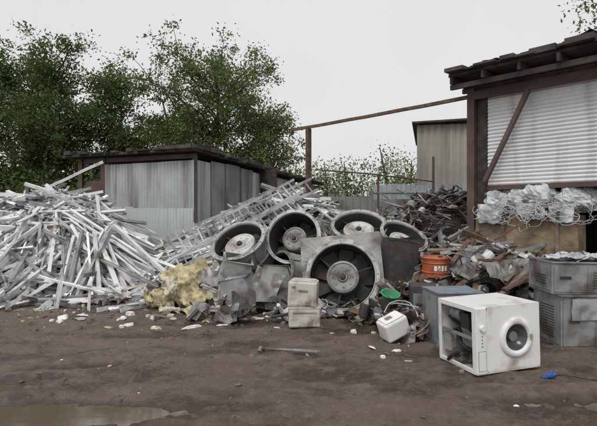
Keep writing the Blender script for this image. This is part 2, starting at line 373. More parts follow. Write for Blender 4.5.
# ------------------------------------------------------------ left shed
def left_shed():
    e=empty('corrugated_shed')
    A=Vector((-6.3,14.4)); B=Vector((-2.75,12.9)); C=Vector((1.1,26.5))
    mb=MB(); d=(B-A).normalized()
    F0=A+d*.9; L=(B-F0).length; n=Vector((d.y,-d.x))
    k=3
    for i in range(k):
        a=F0+d*(L*i/k); b=F0+d*(L*(i+1)/k+.04); off=n*(.012*(i%2))
        corr(mb,a+off,b+off,1.0,2.84+U(-.05,.03),.105,.018)
        off=n*(.05+.012*(i%2))
        corr(mb,a+off,b+off,.0,1.62+U(-.03,.03),.105,.018,mi=2)
    d2=(C-B).normalized(); L=(C-B).length; s=0;i=0; n2=Vector((d2.y,-d2.x))
    while s<L:
        w=1.05 if s<5 else 1.6
        a=B+d2*(s+.03);b=B+d2*min(L,s+w)
        corr(mb,a+n2*(.02*(i%2)),b+n2*(.02*(i%2)),.0,2.92-.003*s+U(-.06,.04),.16,.022,mi=1 if i%4 else 0,sub=3); s+=w;i+=1
    mb.obj('wall_sheets',[M_corr,M_corrd,M_corrp],e)
    mb=MB()
    for p in (A,A+d*.85,B+n*-.1):
        mb.box(-.06,.06,-.06,.06,0,3.02,T(p.x,p.y,0))
    for s in(3.,6.,9.,12.):
        p=B+d2*s-n2*.12; mb.box(-.06,.06,-.06,.06,0,2.95,T(p.x,p.y,0))
    ang=math.atan2(d.y,d.x)
    mb.box(0,(B-A).length,-.03,.05,2.9,3.02,T(A.x,A.y,0)@RZ(ang)@T(0,.05,0))
    mb.box(.1,.8,.0,.03,0.,2.4,T(A.x,A.y,0)@RZ(ang)@T(0,.1,0))
    mb.obj('timber_posts',M_brown,e)
    mb=MB(); ov=.28
    def roofsheet(p0,p1,p2,p3,z0,z1,z2,z3,th):
        q=[(p0,z0),(p1,z1),(p2,z2),(p3,z3)]
        vs=[(p.x,p.y,z) for p,z in q]+[(p.x,p.y,z+th) for p,z in q]
        mb.add(vs,[(3,2,1,0),(4,5,6,7),(0,1,5,4),(1,2,6,5),(2,3,7,6),(3,0,4,7)])
    P0=A-d*.4+n*ov; P1=B+d*.25+n*ov; P2=C+d*.25; P3=A+(C-B)-d*.4
    roofsheet(P0,P1,P2,P3,3.06,3.06,2.94,3.3,.05)
    for i in range(18):
        t=i/18; p=P0.lerp(P1,t); mb.box(0,U(.15,.3),-.05+U(-.06,.03),.9,3.115,3.125+U(.0,.10),T(p.x,p.y,0)@RZ(ang+U(-.08,.08))@RY(U(-.05,.05)))
    L2=(P2-P1).length; a2=math.atan2((P2-P1).y,(P2-P1).x)
    for i in range(30):
        t=i/30; p=P1.lerp(P2,t); mb.box(0,L2/30*U(.8,1.2),-.04+U(-.1,.04),1.0,3.11-.12*t,3.12-.12*t+U(.0,.13),T(p.x,p.y,0)@RZ(a2+U(-.05,.05))@RY(U(-.03,.03)))
    mb.obj('roof',M_roof,e)
    mb=MB(); mb.box(0,(B-A).length,5,5.1,0,3,T(A.x,A.y,0)@RZ(ang)); mb.obj('back_wall',M_dark,e)
left_shed()

def fence_left():
    mb=MB()
    for i in range(46):
        x=-15.5+i*.15; mb.box(x,x+.13,16,16.03,0,2.0+U(-.05,.05))
    mb.box(-15.5,-8.6,16.04,16.1,.5,.6); mb.box(-15.5,-8.6,16.04,16.1,1.5,1.6)
    mb.obj('board_fence',M_dark)
fence_left()
mb=MB(); corr(mb,(.3,14.6),(2.1,14.2),0,1.95,.2,.02,0); corr(mb,(2.1,14.15),(4.2,13.6),0,1.86,.2,.02,0)
for x,y in((.3,14.7),(2.1,14.3),(4.2,13.7)): mb.box(x-.05,x+.05,y-.05,y+.05,0,2.1)
mb.obj('grey_metal_fence',M_fence)
mb=MB()
for i in range(34):
    x=2.7+i*.17; mb.box(x,x+.155,18,18.03,.0,2.5+U(-.02,.02))
mb.box(2.7,8.4,17.96,17.99,2.2,2.28); mb.box(2.7,8.4,18.04,18.1,.5,.6)
mb.obj('slatted_fence',M_pblue)
def beige():
    e=empty('corrugated_warehouse'); mb=MB()
    corr(mb,(5.25,22),(12.5,20.5),0,5.35,.28,.05,0); corr(mb,(5.25,22),(7.5,30),0,5.35,.28,.035,0); corr(mb,(7.5,30),(14,28),0,5.3,.28,.035,0)
    mb.obj('cladding',M_beige,e)
    mb=MB(); mb.add([(4.95,21.7,5.38),(12.9,20.1,5.62),(14.5,28.8,5.9),(7.2,30.5,5.6),(4.95,21.7,5.46),(12.9,20.1,5.70),(14.5,28.8,5.98),(7.2,30.5,5.68)],[(3,2,1,0),(4,5,6,7),(0,1,5,4),(1,2,6,5),(2,3,7,6),(3,0,4,7)])
    mb.obj('roof',M_roof,e)
beige()
mb=MB(); mb.tube([(3.55,13.1,0),(3.55,13.1,2.95)],.035,8); mb.obj('steel_pole',M_brown)
mb=MB(); mb.tube([(.45,13.2,2.62),(1.9,13.1,2.5),(3.5,13.05,2.3)],.022,6); mb.tube([(2.1,13.1,0),(2.1,13.1,2.5)],.03,6); mb.obj('pipe_rail',M_brown)

# ------------------------------------------------------------ gate frame + right shed  (local x along facade, y to the back)
FA=-math.atan2(1.1,1.0)
FM=T(3.0,8.7,0)@RZ(FA)
mb=MB()
mb.extrude([(-.03,-.03),(.03,-.03),(.03,.03),(-.03,.03)],[FM@Vector((-4.72+k*.4695,0,3.50-.008*math.sin(math.pi*k/10)+.003*math.sin(k*2.1))) for k in range(11)])
mb.box(-4.16,-4.06,-.05,.05,0,3.46,FM)
mb.box(-4.72,-4.68,-.04,.04,3.38,3.465,FM)
mb.obj('steel_gate_frame',M_rust)
def right_shed():
    e=empty('roller_shutter_shed',FM)
    mb=MB()
    mb.box(-.02,.11,-.07,.06,0,3.62); 
    mb.box(.125,.30,.02,.10,0,3.45,mi=1)
    mb.box(-.015,4.4,-.10,-.02,3.42,3.56,T(.13,0,0))
    mb.box(4.0,4.14,-.07,.06,0,3.55)
    v0=Vector((.33,-.11,2.0)); v1=Vector((1.05,-.11,3.41)); mb.extrude([(-.045,-.03),(.045,-.03),(.045,.03),(-.045,.03)],[v0,v1],roll=0)
    mb.box(.31,4.0,.0,.07,1.86,1.93)
    mb.obj('steel_frame',[M_brown,M_dark],e)
    mb=MB(); prof=[]; z=1.93
    while z<3.42:
        prof+= [(0.045,z),(.03,z+.012),(.022,z+.03),(.03,z+.05)]; z+=.062
    vs=[];fs=[]; nxs=8
    for (y,z) in prof:
        for i in range(nxs+1): vs.append((.31+3.67*i/nxs,y+.012*noise.noise(Vector((i*.8,z*.9,0))),z))
    for j in range(len(prof)-1):
        for i in range(nxs): k=j*(nxs+1)+i; fs.append((k,k+1,k+nxs+2,k+nxs+1))
    mb.add(vs,fs); mb.obj('roller_shutter',M_shut,e,smooth=False)
    mb=MB(); 
    mb.box(-.15,4.8,-.5,4.6,3.78,3.83,RX(-.012))
    for i in range(26):
        x=-.18+i*.2+U(-.05,.05); mb.box(x,x+U(.15,.42),-.56+U(-.10,.08),1.2,3.835,3.845+U(.005,.09),RX(-.012)@RZ(U(-.04,.04))@RY(U(-.012,.012)))
    mb.sheet(3.6,2.0,50,26,lambda x,y:(x+2.25,y+.55+.08*noise.noise(Vector((x*3,0,5))),3.93+.10*noise.noise(Vector((x*2,y*2,0)))+.07*noise.noise(Vector((x*7,y*7,0)))))
    mb.obj('roof',M_roof,e)
    mb=MB()
    for i in range(9):
        x=-.12+i*.58; mb.box(x,x+.05,-.48+U(-.04,.04),4.4,3.66,3.775)
    for y in(-.42,-.02,1.4,2.8): mb.box(-.14,4.7,y,y+.06,3.575,3.655)
    mb.obj('rafters',M_roof,e)
    mb=MB(); corr(mb,(0,.12),(0,4.4),0,3.6,.15,.015); corr(mb,(0,4.4),(4.5,4.4),0,3.6,.15,.015); corr(mb,(4.5,4.4),(4.5,.1),0,3.6,.15,.015)
    mb.obj('walls',M_dark,e)
    mb=MB()
    def rough(x0,x1,z0,z1,y0,seed):
        mb.sheet(x1-x0,z1-z0,34,26,lambda x,y:(x+(x0+x1)/2,y0+.03*noise.noise(Vector((x*3,y*3,seed)))+.02*noise.noise(Vector((x*9,y*9,seed))),y+(z0+z1)/2+.02*noise.noise(Vector((x*4,7,seed)))*(1 if y>0 else 0)))
    rough(.13,1.75,0,1.475,-.05,3)
    mb.box(.14,1.74,.03,.32,0,1.44)
    mb.obj('board_wall',M_ochre,e)
    mb=MB(); mb.box(.10,1.80,-.09,.36,1.475,1.50); mb.box(.6,.66,-.10,-.085,.3,1.46); mb.box(1.45,1.5,-.10,-.085,.3,1.46); mb.obj('wall_straps',M_wood,e)
right_shed()

def bags():
    e=empty('plastic_wrapped_bales',FM); mb=MB()
    for i in range(17):
        cx=.22+.1*i+U(-.04,.04); cy=U(.0,.35); r=U(.13,.21); cz=1.56+r*.62; s=U(0,50)
        vs=[];fs=[];nu,nv=30,18
        for j in range(nv+1):
            th=math.pi*j/nv
            for k in range(nu):
                a=2*math.pi*k/nu; p=Vector((math.sin(th)*math.cos(a),math.sin(th)*math.sin(a),math.cos(th)))
                q=1+.35*noise.noise(p*1.6+Vector((s,0,0)))-.4*abs(noise.noise(p*3.5+Vector((s,9,0))))-.25*abs(noise.noise(p*7+Vector((s,0,0))))+.15
                vs.append((cx+p.x*r*1.25*q,cy+p.y*r*q,max(1.505,cz+p.z*r*1.1*q)))
        for j in range(nv):
            for k in range(nu): fs.append((j*nu+k,j*nu+(k+1)%nu,(j+1)*nu+(k+1)%nu,(j+1)*nu+k))
        mb.add(vs,fs)
    for cx,w,z0,sd in ((.42,.42,1.30,2),(1.1,.45,1.40,5),(1.55,.35,1.34,9)):
        h=1.62-z0
        def fn(x,y,sd=sd,cx=cx):
            fold=.035*math.sin(x*26+sd+3*noise.noise(Vector((x*3,y*3,sd))))
            rag=.10*noise.noise(Vector((x*7,sd,0)))*(1 if y<0 else 0)
            return (x*(1+.3*y)+cx,-.13+fold+.03*noise.noise(Vector((x*9,y*9,sd))),y+(1.62+z0)/2+rag)
        mb.sheet(w,h,44,20,fn)
    mb.obj('bales',M_film,e,smooth=False)
    cu=bpy.data.curves.new('cable_tangle','CURVE'); cu.dimensions='3D'; cu.bevel_depth=.0048; cu.bevel_resolution=1
    for i in range(26):
        cx=U(.2,1.65); n=30; sp=cu.splines.new('POLY'); sp.points.add(n-1); s=U(0,99); rr=U(.10,.34); ph=U(0,6)
        for k in range(n):
            t=ph+k/n*U(3.8,5.2)*.9; v=noise.noise_vector(Vector((k*.09,s,0)))
            zz=1.52+rr*.55*math.sin(t)+v.z*.30
            sp.points[k].co=(cx+rr*1.2*math.cos(t)+v.x*.35,-.17+v.y*.08,min(1.88,max(1.02,zz)),1)
    cu.materials.append(M_cable); o=bpy.data.objects.new('cable_tangle',cu); COL.objects.link(o); o.matrix_world=FM
bags()

# ------------------------------------------------------------ stick piles
def prof_poly(k=None,sc=1):
    k=k or random.choice('UULFFTT'); w=U(.02,.055)*sc; h=U(.012,.036)*sc; t=.006
    if k=='U': return [(-w,-h),(w,-h),(w,h),(w-t,h),(w-t,-h+t),(-w+t,-h+t),(-w+t,h),(-w,h)]
    if k=='L': return [(-w,-h),(w,-h),(w,-h+t),(-w+t,-h+t),(-w+t,h),(-w,h)]
    if k=='F': return [(-w*.8,-.004),(w*.8,-.004),(w*.8,.004),(-w*.8,.004)]
    return [(-w*.6,-h),(w*.6,-h),(w*.6,h),(-w*.6,h)]
def sticks(mb,hf,sample,n,lr,head,mats,lift=.12,bend=.03,minz=.02,sc=1,tip=.08):
    for i in range(n):
        x,y=sample(); L=U(*lr); a=head(x,y); hx,hy=math.cos(a)*L/2,math.sin(a)*L/2
        lf=U(0,lift)
        z0=max(minz,hf(x-hx,y-hy)+lf+random.gauss(0,tip)); z1=max(minz,hf(x+hx,y+hy)+lf+random.gauss(0,tip)); zc=hf(x,y)+lf
        up=max(0,zc-(z0+z1)/2)
        p0=Vector((x-hx,y-hy,z0+up*.8)); p1=Vector((x+hx,y+hy,z1+up*.8)); bd=bend*(3 if R()<.12 else 1)
        pm=(p0+p1)/2+Vector((U(-1,1),U(-1,1),U(-1,.4)))*bd*L
        mb.extrude(prof_poly(sc=sc),[p0,p0.lerp(pm,.5)+Vector((0,0,.01)),pm,pm.lerp(p1,.5),p1],U(0,6.28),random.choice(mats))
def mound(mb,hf,x0,x1,y0,y1,k=.8,mi=0,st=.09):
    nx=int((x1-x0)/st);ny=int((y1-y0)/st);vs=[];fs=[]
    for j in range(ny+1):
        for i in range(nx+1):
            x=x0+(x1-x0)*i/nx;y=y0+(y1-y0)*j/ny
            vs.append((x,y,hf(x,y)*k-.06+.10*noise.noise(Vector((x*4,y*4,0)))*min(1,hf(x,y)*3)))
    for j in range(ny):
        for i in range(nx): q=j*(nx+1)+i; fs.append((q,q+1,q+nx+2,q+nx+1))
    mb.add(vs,fs,None,mi)
def hL(x,y):
    sx=1.75 if x>-5.2 else 3.2
    b=1+.18*noise.noise(Vector((x*1.1,y*1.1,4)))
    return 1.62*b*math.exp(-((x+5.2)/sx)**2)*math.exp(-(abs(y-10.9)/(1.75 if y<10.9 else 2))**2.2)
def hM(x,y):
    sx=2.9 if x<0.1 else 1.4
    return 1.68*math.exp(-((x-.1)/sx)**2)*math.exp(-(abs(y-11.1)/1.7)**2.2)
e=empty('window_profile_scrap_pile')
mb=MB(); mound(mb,hL,-9,-1.2,7.8,13.0,.72); mb.obj('core',M_dark,e)  # added filler mound; its dark colour stands in for shade between the profiles
mb=MB()
def headL(x,y):
    r=R()
    if r<.5: return math.atan2(y-12.5,x+5.6)+random.gauss(0,.42)
    if r<.75: return random.gauss(.05,.35)
    return U(0,3.14)
sticks(mb,hL,lambda:(random.gauss(-5.0,1.5),random.gauss(9.9,.8)),440,(.9,2.9),headL,[0,0,1,1,1,2],lift=.26,tip=.13)
sticks(mb,hL,lambda:(random.gauss(-4.6,1.4),random.gauss(9.6,.8)),80,(.7,1.9),headL,[0,1,1,2],lift=.25,sc=1.5,tip=.10)
sticks(mb,hL,lambda:(random.gauss(-3.3,.8),random.gauss(9.2,.45)),80,(1.0,2.4),lambda x,y:random.gauss(-.65,.4),[0,0,1,1],lift=.18)
sticks(mb,hL,lambda:(random.gauss(-6.2,.6),random.gauss(10.4,.5)),80,(1.2,3.0),lambda x,y:random.gauss(.05,.3),[0,1,1],lift=.35)
sticks(mb,hL,lambda:(random.gauss(-5.2,1.2),random.gauss(10.6,.4)),55,(.8,2.2),lambda x,y:U(0,3.14),[0,1,1],lift=.3,tip=.26)
sticks(mb,hL,lambda:(U(-5.2,-2.0),U(7.6,8.6)),70,(.3,1.1),lambda x,y:U(0,3.14),[0,1,2,0],lift=.04)
for p0,p1 in (((-3.75,8.0,.03),(-3.65,9.3,1.15)),((-3.35,8.1,.03),(-3.9,9.2,1.1)),((-2.9,8.2,.03),(-3.7,9.2,1.0)),((-3.1,8.35,.03),(-4.3,9.4,1.25)),((-2.55,8.3,.03),(-4.2,9.5,1.2)),((-2.3,8.6,.05),(-4.4,9.6,1.35)),((-2.0,8.9,.1),(-4.6,9.7,1.5)),((-3.9,8.05,.03),(-4.15,9.2,1.05)),((-4.6,8.4,.03),(-5.6,9.6,1.2))):
    mb.extrude(prof_poly(sc=1.3),[p0,Vector(p0).lerp(Vector(p1),.5)+Vector((0,0,.03)),p1],U(0,6),1)
    for k in range(2):
        o=Vector((U(-.25,.25),U(-.1,.3),U(0,.1))); mb.extrude(prof_poly(),[Vector(p0)+Vector((o.x,o.y,0)),Vector(p1)+o],U(0,6),random.choice([0,1]))
for i in range(7):
    x,y=random.gauss(-4.8,.9),random.gauss(9.3,.3); w,h=U(.5,.8),U(.6,1.0)
    M=T(x,y,hL(x,y)+.18)@Euler((U(.5,.8),U(-.3,.3),U(-.6,.6))).to_matrix().to_4x4(); q=.03
    mb.box(-w/2,w/2,-h/2,-h/2+2*q,-q,q,M,1); mb.box(-w/2,w/2,h/2-2*q,h/2,-q,q,M,1); mb.box(-w/2,-w/2+2*q,-h/2+2*q,h/2-2*q,-q,q,M,1); mb.box(w/2-2*q,w/2,-h/2+2*q,h/2-2*q,-q,q,M,1)
mb.obj('profiles',[M_prof,M_pvc,M_galv],e)

e=empty('metal_strip_scrap_pile')
mb=MB(); mound(mb,hM,-3.4,2.6,8.6,13.2,.75); mb.obj('core',M_dark,e)  # added filler mound, coloured dark as the shade between strips
mb=MB()
def headM(x,y):
    r=R()
    if r<.6: return random.gauss(.30,.28)
    return U(0,3.14)
sticks(mb,hM,lambda:(random.gauss(-1.1,1.0),random.gauss(10.2,.7)),330,(.6,2.3),headM,[0,0,1,2,2],lift=.22)
sticks(mb,hM,lambda:(U(-3.0,-.9),U(8.3,9.4)),120,(.5,1.5),lambda x,y:U(0,3.14),[0,1,2,3],lift=.12)
for i in range(40):
    x=U(-2.6,.3);y=U(8.7,10.4)
    mb.sheet(U(.15,.6),U(.15,.5),8,8,crumple(U(.06,.2),U(3,6),U(0,90)),T(x,y,hM(x,y)+U(0,.2))@Euler((U(-1,1),U(-1,1),U(0,6))).to_matrix().to_4x4(),random.choice([0,1,2,3]))
mb.obj('strips',[M_prof,M_galv,M_pvc,M_foam2],e)
def ladder(p0,p1,w,n,roll=0):
    p0=Vector(p0);p1=Vector(p1);d=(p1-p0).normalized(); side=d.cross(Vector((0,0,1))).normalized(); up=side.cross(d); side=(side*math.cos(roll)+up*math.sin(roll))
    mb=MB(); q=[(-.012,-.025),(.012,-.025),(.012,.025),(-.012,.025)]; pm=p0.lerp(p1,.5)+Vector((0,0,-.05))
    for s in(-1,1): mb.extrude(q,[p0+side*w*s/2,pm+side*w*s/2,p1+side*w*s/2])
    for i in range(n): c=(p0.lerp(pm,i*2/n) if i<n/2 else pm.lerp(p1,(i*2-n)/n)); mb.extrude([(-.012,-.010),(.012,-.010),(.012,.010),(-.012,.010)],[c-side*w/2,c+side*w/2+d*U(-.04,.04)])
    mb.obj('aluminium_ladder',M_prof)
ladder((-2.5,9.5,.75),(.0,10.4,2.05),.36,20,-.9)
ladder((-2.2,9.2,.50),(.1,10.0,1.70),.36,18,-.8)
ladder((-1.9,9.7,1.05),(.35,10.8,2.1),.30,16,-1.0)
ladder((-2.7,9.9,.85),(-.5,10.8,1.9),.30,16,-.7)

# ------------------------------------------------------------ scrap heaps
def hF(x,y): return .62*math.exp(-((x-.45)/1.7)**4)*math.exp(-((y-8.75)/.85)**4)
def hR(x,y): return .72*math.exp(-((x-2.75)/1.15)**4)*math.exp(-((y-7.7)/1.0)**4)
def hB(x,y): return 1.6*math.exp(-((x-3.6)/1.5)**2)*math.exp(-((y-11.2)/1.6)**2)+.9*math.exp(-((x-1.9)/1.3)**2)*math.exp(-((y-10.6)/1.0)**2)
def junk(mb,hf,x0,x1,y0,y1,n,nm,ls=(.3,1.1),lift=.1,thin=False):
    for i in range(n):
        x=U(x0,x1);y=U(y0,y1);z=hf(x,y)
        if z<.05 and R()<.6: continue
        M=T(x,y,z+U(0,lift))@Euler((U(-.7,.7),U(-.7,.7),U(0,6.3))).to_matrix().to_4x4()
        k=R(); mi=random.randrange(nm)
        if thin and k<.46: k=.5 if R()<.6 else (.95 if R()<.5 else k*.8)
        if k<.38: mb.sheet(U(.1,.5),U(.08,.35),8,8,crumple(U(.04,.18),U(4,9),U(0,90)),M,mi)
        elif k<.46:
            a=U(.03,.11);b=U(.03,.10);c=U(.02,.06); mb.box(-a,a,-b,b,-c,c,M,mi)
        elif k<.8:
            L=U(*ls)/2; pts=[M@Vector((-L,0,0)),M@Vector((U(-.1,.1)*L,U(-.2,.2)*L,U(-.2,.2)*L)),M@Vector((L,0,0))]; mb.extrude(prof_poly(sc=.45 if thin else .7),pts,U(0,6),mi)
        elif k<.88:
            mb.lathe([(.001,0),(U(.04,.10),0),(U(.04,.10),U(.05,.2)),(.001,.12)],12,M,mi)
        else:
            s=U(0,99); r=U(.1,.25); mb.tube([M@(Vector((math.cos(t*.45)*r,math.sin(t*.45)*r,0))+noise.noise_vector(Vector((t*.3,s,0)))*.12) for t in range(18)],.007,5,mi=mi)
JM=[M_dark,M_galv,M_rust,M_wood,M_prof,M_fand,M_fan]
JL=[M_galv,M_galv,M_rust,M_wood,M_prof,M_dark,M_fan,M_pvc,M_cable]
e=empty('mixed_scrap_heap'); mb=MB(); mound(mb,hF,-1.6,2.6,7.6,10,1); mb.obj('core',M_dark,e)
mb=MB(); junk(mb,hF,-1.3,2.3,7.6,9.4,330,7,lift=.15); mb.obj('scrap',JM,e)
e=empty('mixed_scrap_heap'); mb=MB(); mound(mb,hR,1.3,4.2,6.3,9,1); mb.obj('core',M_dark,e)
mb=MB(); junk(mb,hR,1.4,4.0,6.3,8.6,430,9,(.3,1.2),lift=.18)
sticks(mb,hR,lambda:(U(1.9,3.7),U(6.9,8.2)),60,(.7,1.8),lambda x,y:random.gauss(.6,.7),[2,3,3,4,4,0],lift=.3)
mb.obj('scrap',JL,e)
e=empty('mixed_scrap_heap'); mb=MB(); mound(mb,hB,0.5,6,9.4,13,1); mb.obj('core',M_dark,e)
mb=MB(); junk(mb,hB,.8,5,9.4,12.5,800,9,(.3,1.4),lift=.22,thin=True)
mb.obj('scrap',[M_dark,M_galv,M_rust,M_wood,M_prof,M_rust,M_fan,M_galv,M_fan],e)
e=empty('mixed_scrap_heap'); mb=MB(); junk(mb,lambda x,y:.06,-1.6,2.2,6.7,7.7,90,7,(.15,.6),lift=.06); mb.obj('scrap',JM,e)

# ------------------------------------------------------------ fans
def fan(loc,n,Rr,depth,hub=.52,roll=0,mh=None,mhub=None,mring=None,flange=.035,taper=1.0,nb=9):
    n=Vector(n).normalized(); q=n.to_track_quat('Z','Y').to_matrix().to_4x4()
    e=empty('axial_fan',T(*loc)@q@RZ(roll)); mh=mh or M_fan; mhub=mhub or M_hub; mring=mring or M_fan
    S=64
    mb=MB()
    mb.lathe([(Rr,0),(Rr+flange,0),(Rr+flange,-.02),(Rr,-.02)],S,None,1,True)
    for k in range(16):
        t=k*math.pi/8; mb.lathe([(.001,.010),(.009,.010),(.009,.0015)],6,T(math.cos(t)*(Rr+flange*.6),math.sin(t)*(Rr+flange*.6),0))
    rb=Rr*taper
    mb.lathe([(Rr-.004,-.02),(Rr+.006,-.03),(Rr+.006,-depth*.3),(Rr+.016,-depth*.3),(Rr+.016,-depth*.34),(Rr+.006,-depth*.34),(rb+.006,-depth+.02),(rb+.04,-depth+.02),(rb+.04,-depth),(rb-.004,-depth),(Rr-.006,-depth*.34)],S,None,0,True)
    if taper==1:
        for i in range(4): mb.box(Rr+.008,Rr+.03,-.015,.015,-depth*.95,-.03,RZ(i*math.pi/2+.78))
    dv=[]
    for p in mb.v:   # knocks and dents in the sheet metal
        k=1+.05*noise.noise(Vector(p)*2.2+Vector(loc)*3)+.015*noise.noise(Vector(p)*7+Vector(loc))
        dv.append((p[0]*k,p[1]*k,p[2]+.02*noise.noise(Vector(p)*3+Vector(loc)*2)))
    mb.v=dv
    mb.obj('housing',[mh,mring],e)
    mb=MB(); mb.lathe([(Rr+.006,.004),(Rr,.012),(Rr-.010,.010),(Rr-.016,-.02),(Rr-.018,-.05),(Rr-.014,-.05),(Rr-.010,-.02)],S,None,0,True)
    mb.obj('inlet_ring',mring,e,smooth=True)
    h=Rr*hub; mb=MB()
    mb.lathe([(.001,-.095),(h*.28,-.095),(h*.34,-.125),(h*.80,-.105),(h*.86,-.09),(h*.97,-.10),(h,-.13),(h*.98,-depth*.75),(.001,-depth*.75)],S)
    for k in range(8):
        t=k*math.pi/4; mb.lathe([(.001,-.098),(.010,-.098),(.010,-.12)],8,T(math.cos(t)*h*.62,math.sin(t)*h*.62,0))
    mb.obj('hub',mhub,e)
    mb=MB(); mb.lathe([(.001,-.055),(h*.15,-.057),(h*.19,-.096)],24)
    for k in range(nb):
        t=k*2*math.pi/nb; vs=[]
        for r,tw in((h*.99,.95),((h+Rr)/2,.75),(Rr-.03,.55)):
            for s in(-1,1):
                da=s*.34; vs.append((r*math.cos(t+da*h/r*1.3),r*math.sin(t+da*h/r*1.3),-depth*.66+s*.045*tw))
        mb.add(vs,[(0,1,3,2),(2,3,5,4)])
    for k in range(3):
        t=k*2*math.pi/3+.3; mb.box(h*.9,Rr-.03,-.010,.010,-depth*.40,-depth*.34,RZ(t))
    rq=min(Rr,rb)-.035
    mb.lathe([(.001,-depth*.86),(rq,-depth*.86)],S)  # dark disc added across the open back to make the inside look shaded
    mb.lathe([(Rr-.030,-.05),(Rr-.032,-depth*.3),(rq,-depth*.86)],S)  # dark liner, inside shade carried by its colour
    mb.obj('blades_and_dark_back',M_fani,e)
fan((.63,7.15,.57),(-.15,-1,.30),.48,.46,.50,.07,M_fan,M_hub,M_rim,.06)
fan((-.10,7.95,1.10),(-.34,-1,.45),.42,.62,.48,0,M_fan,M_hub,M_rim,.045)
fan((-.98,8.0,1.04),(-.30,-.62,.80),.42,.34,.62,.3,M_fan,M_fanl,M_rim,.05)
fan((1.0,8.25,1.28),(-.05,-.52,.85),.42,.36,.62,-.1,M_fan,M_fanl,M_rim,.05)
fan((1.68,7.9,1.12),(.25,-.52,.8),.36,.50,.58,.4,M_fan,M_fanl,M_rim,.04,.75)
fan((.35,8.7,.95),(.3,-.3,.9),.4,.5,.5,.6)
fan((-.30,7.85,.50),(-.7,-.45,.15),.36,.5,.5,0)
fan((-.85,8.25,.55),(-.5,-.5,.0),.36,.5,.5,0)
fan((1.35,8.0,.55),(.4,-.8,.1),.36,.5,.5,0)
def duct(loc,eul,a,b,h,m,name='sheet_metal_duct'):
    mb=MB(); vs=[]
    def ring(s,t,z): return [(-s+U(-.02,.02),-t+U(-.02,.02),z),(s+U(-.02,.02),-t+U(-.02,.02),z),(s+U(-.02,.02),t+U(-.02,.02),z),(-s+U(-.02,.02),t+U(-.02,.02),z)]
    vs=ring(a*1.1,a*.9,0)+ring(a,a*.8,0.01)+ring(b,b*.8,h)+ring(b*1.1,b*.9,h)
    fs=[]
    for k in range(3):
        for i in range(4): fs.append((4*k+i,4*k+(i+1)%4,4*k+4+(i+1)%4,4*k+4+i))
    mb.add(vs,fs)
    mb.obj(name,m,M=T(*loc)@Euler(eul).to_matrix().to_4x4(),solid=.006)
duct((-1.0,7.75,.42),(.35,.15,.2),.28,.20,.38,M_fan)
duct((-.42,7.6,.1),(-.2,.1,.5),.34,.2,.55,M_fan)
duct((-.85,7.5,.1),(.1,-.2,-.3),.3,.2,.42,M_galv)
duct((1.45,7.45,.45),(.1,.12,.3),.26,.2,.62,M_fand)
duct((1.75,7.75,.5),(-.2,.1,.8),.24,.22,.55,M_fand)
# square mounting frame of the big fan: plate with a round hole, bolted behind the flange
def frame():
    n=Vector((-.15,-1,.30)).normalized(); q=n.to_track_quat('Z','Y').to_matrix().to_4x4()
    S=64; a=.585; vs=[];fs=[]
    for r in(0,1,2):
        for i in range(S):
            t=2*math.pi*i/S; c,s=math.cos(t),math.sin(t); k=.515 if r==0 else a/max(abs(c),abs(s))
            z=-.03+.05*noise.noise(Vector((c*2,s*2,r)))*(r>0) - (.07 if r==2 else 0)
            vs.append((c*k,s*k,z))
    for r in(0,1):
        for i in range(S): j=(i+1)%S; fs.append((r*S+i,r*S+S+i,r*S+S+j,r*S+j))
    mb=MB(); mb.add(vs,fs); mb.obj('fan_mounting_frame',M_fan,M=T(.63,7.15,.59)@q@RZ(.10),solid=.004)
frame()
mb=MB()
for (x,y,z,w,h,e3,mi) in ((-.95,7.45,.36,.5,.42,(1.1,.1,.1),0),(-.5,7.4,.38,.45,.5,(1.2,.3,-.3),0),(-.25,7.35,.2,.5,.35,(1.0,0,.2),1),(-1.3,7.75,.45,.45,.3,(.9,.3,.3),0),(1.25,6.95,.2,.3,.3,(.9,.2,.4),1),(-.7,7.3,.15,.6,.3,(.7,.1,.4),1)):
    mb.sheet(w,h,16,16,crumple(.10,2.6,x*9),T(x,y,z)@Euler(e3).to_matrix().to_4x4(),mi)
mb.obj('crumpled_sheet_metal',[M_galv,M_fand])

# ------------------------------------------------------------ foam
def slab(name,loc,eul,w,h,t,amp,fr,seed,m,sm=True):
    mb=MB(); nx,ny=40,36; vs=[];fs=[]
    for s in(1,-1):
        for j in range(ny+1):
            for i in range(nx+1):
                u=i/nx-.5;v=j/ny-.5; p=Vector((u*w*fr+seed,v*h*fr,seed))
                ed=min(1,min(.5-abs(u),.5-abs(v))*9)
                rag=1+.20*noise.noise(Vector((u*4+seed,v*4,2)))+.07*noise.noise(Vector((u*14+seed,v*14,2)))
                z=noise.noise(p)*amp-abs(noise.noise(p*2.3))*amp*.8+s*t/2*(.2+.8*ed**.5)+s*.018*noise.noise(p*6)-s*.02*abs(noise.noise(p*4+Vector((3,0,0))))
                vs.append((u*w*rag,v*h*rag,z))
    o=(nx+1)*(ny+1)
    for j in range(ny):
        for i in range(nx):
            k=j*(nx+1)+i; fs.append((k,k+1,k+nx+2,k+nx+1)); fs.append((o+k,o+k+nx+1,o+k+nx+2,o+k+1))
    bd=[i for i in range(nx+1)]+[j*(nx+1)+nx for j in range(1,ny+1)]+[ny*(nx+1)+i for i in range(nx-1,-1,-1)]+[j*(nx+1) for j in range(ny-1,0,-1)]
    for a,b in zip(bd,bd[1:]+bd[:1]): fs.append((b,a,o+a,o+b))
    mb.add(vs,fs); mb.obj(name,m,M=T(*loc)@Euler(eul).to_matrix().to_4x4(),smooth=sm)
slab('foam_insulation',(-1.88,7.95,.33),(.95,-.55,.35),.42,.72,.09,.17,3.5,3,M_foam)
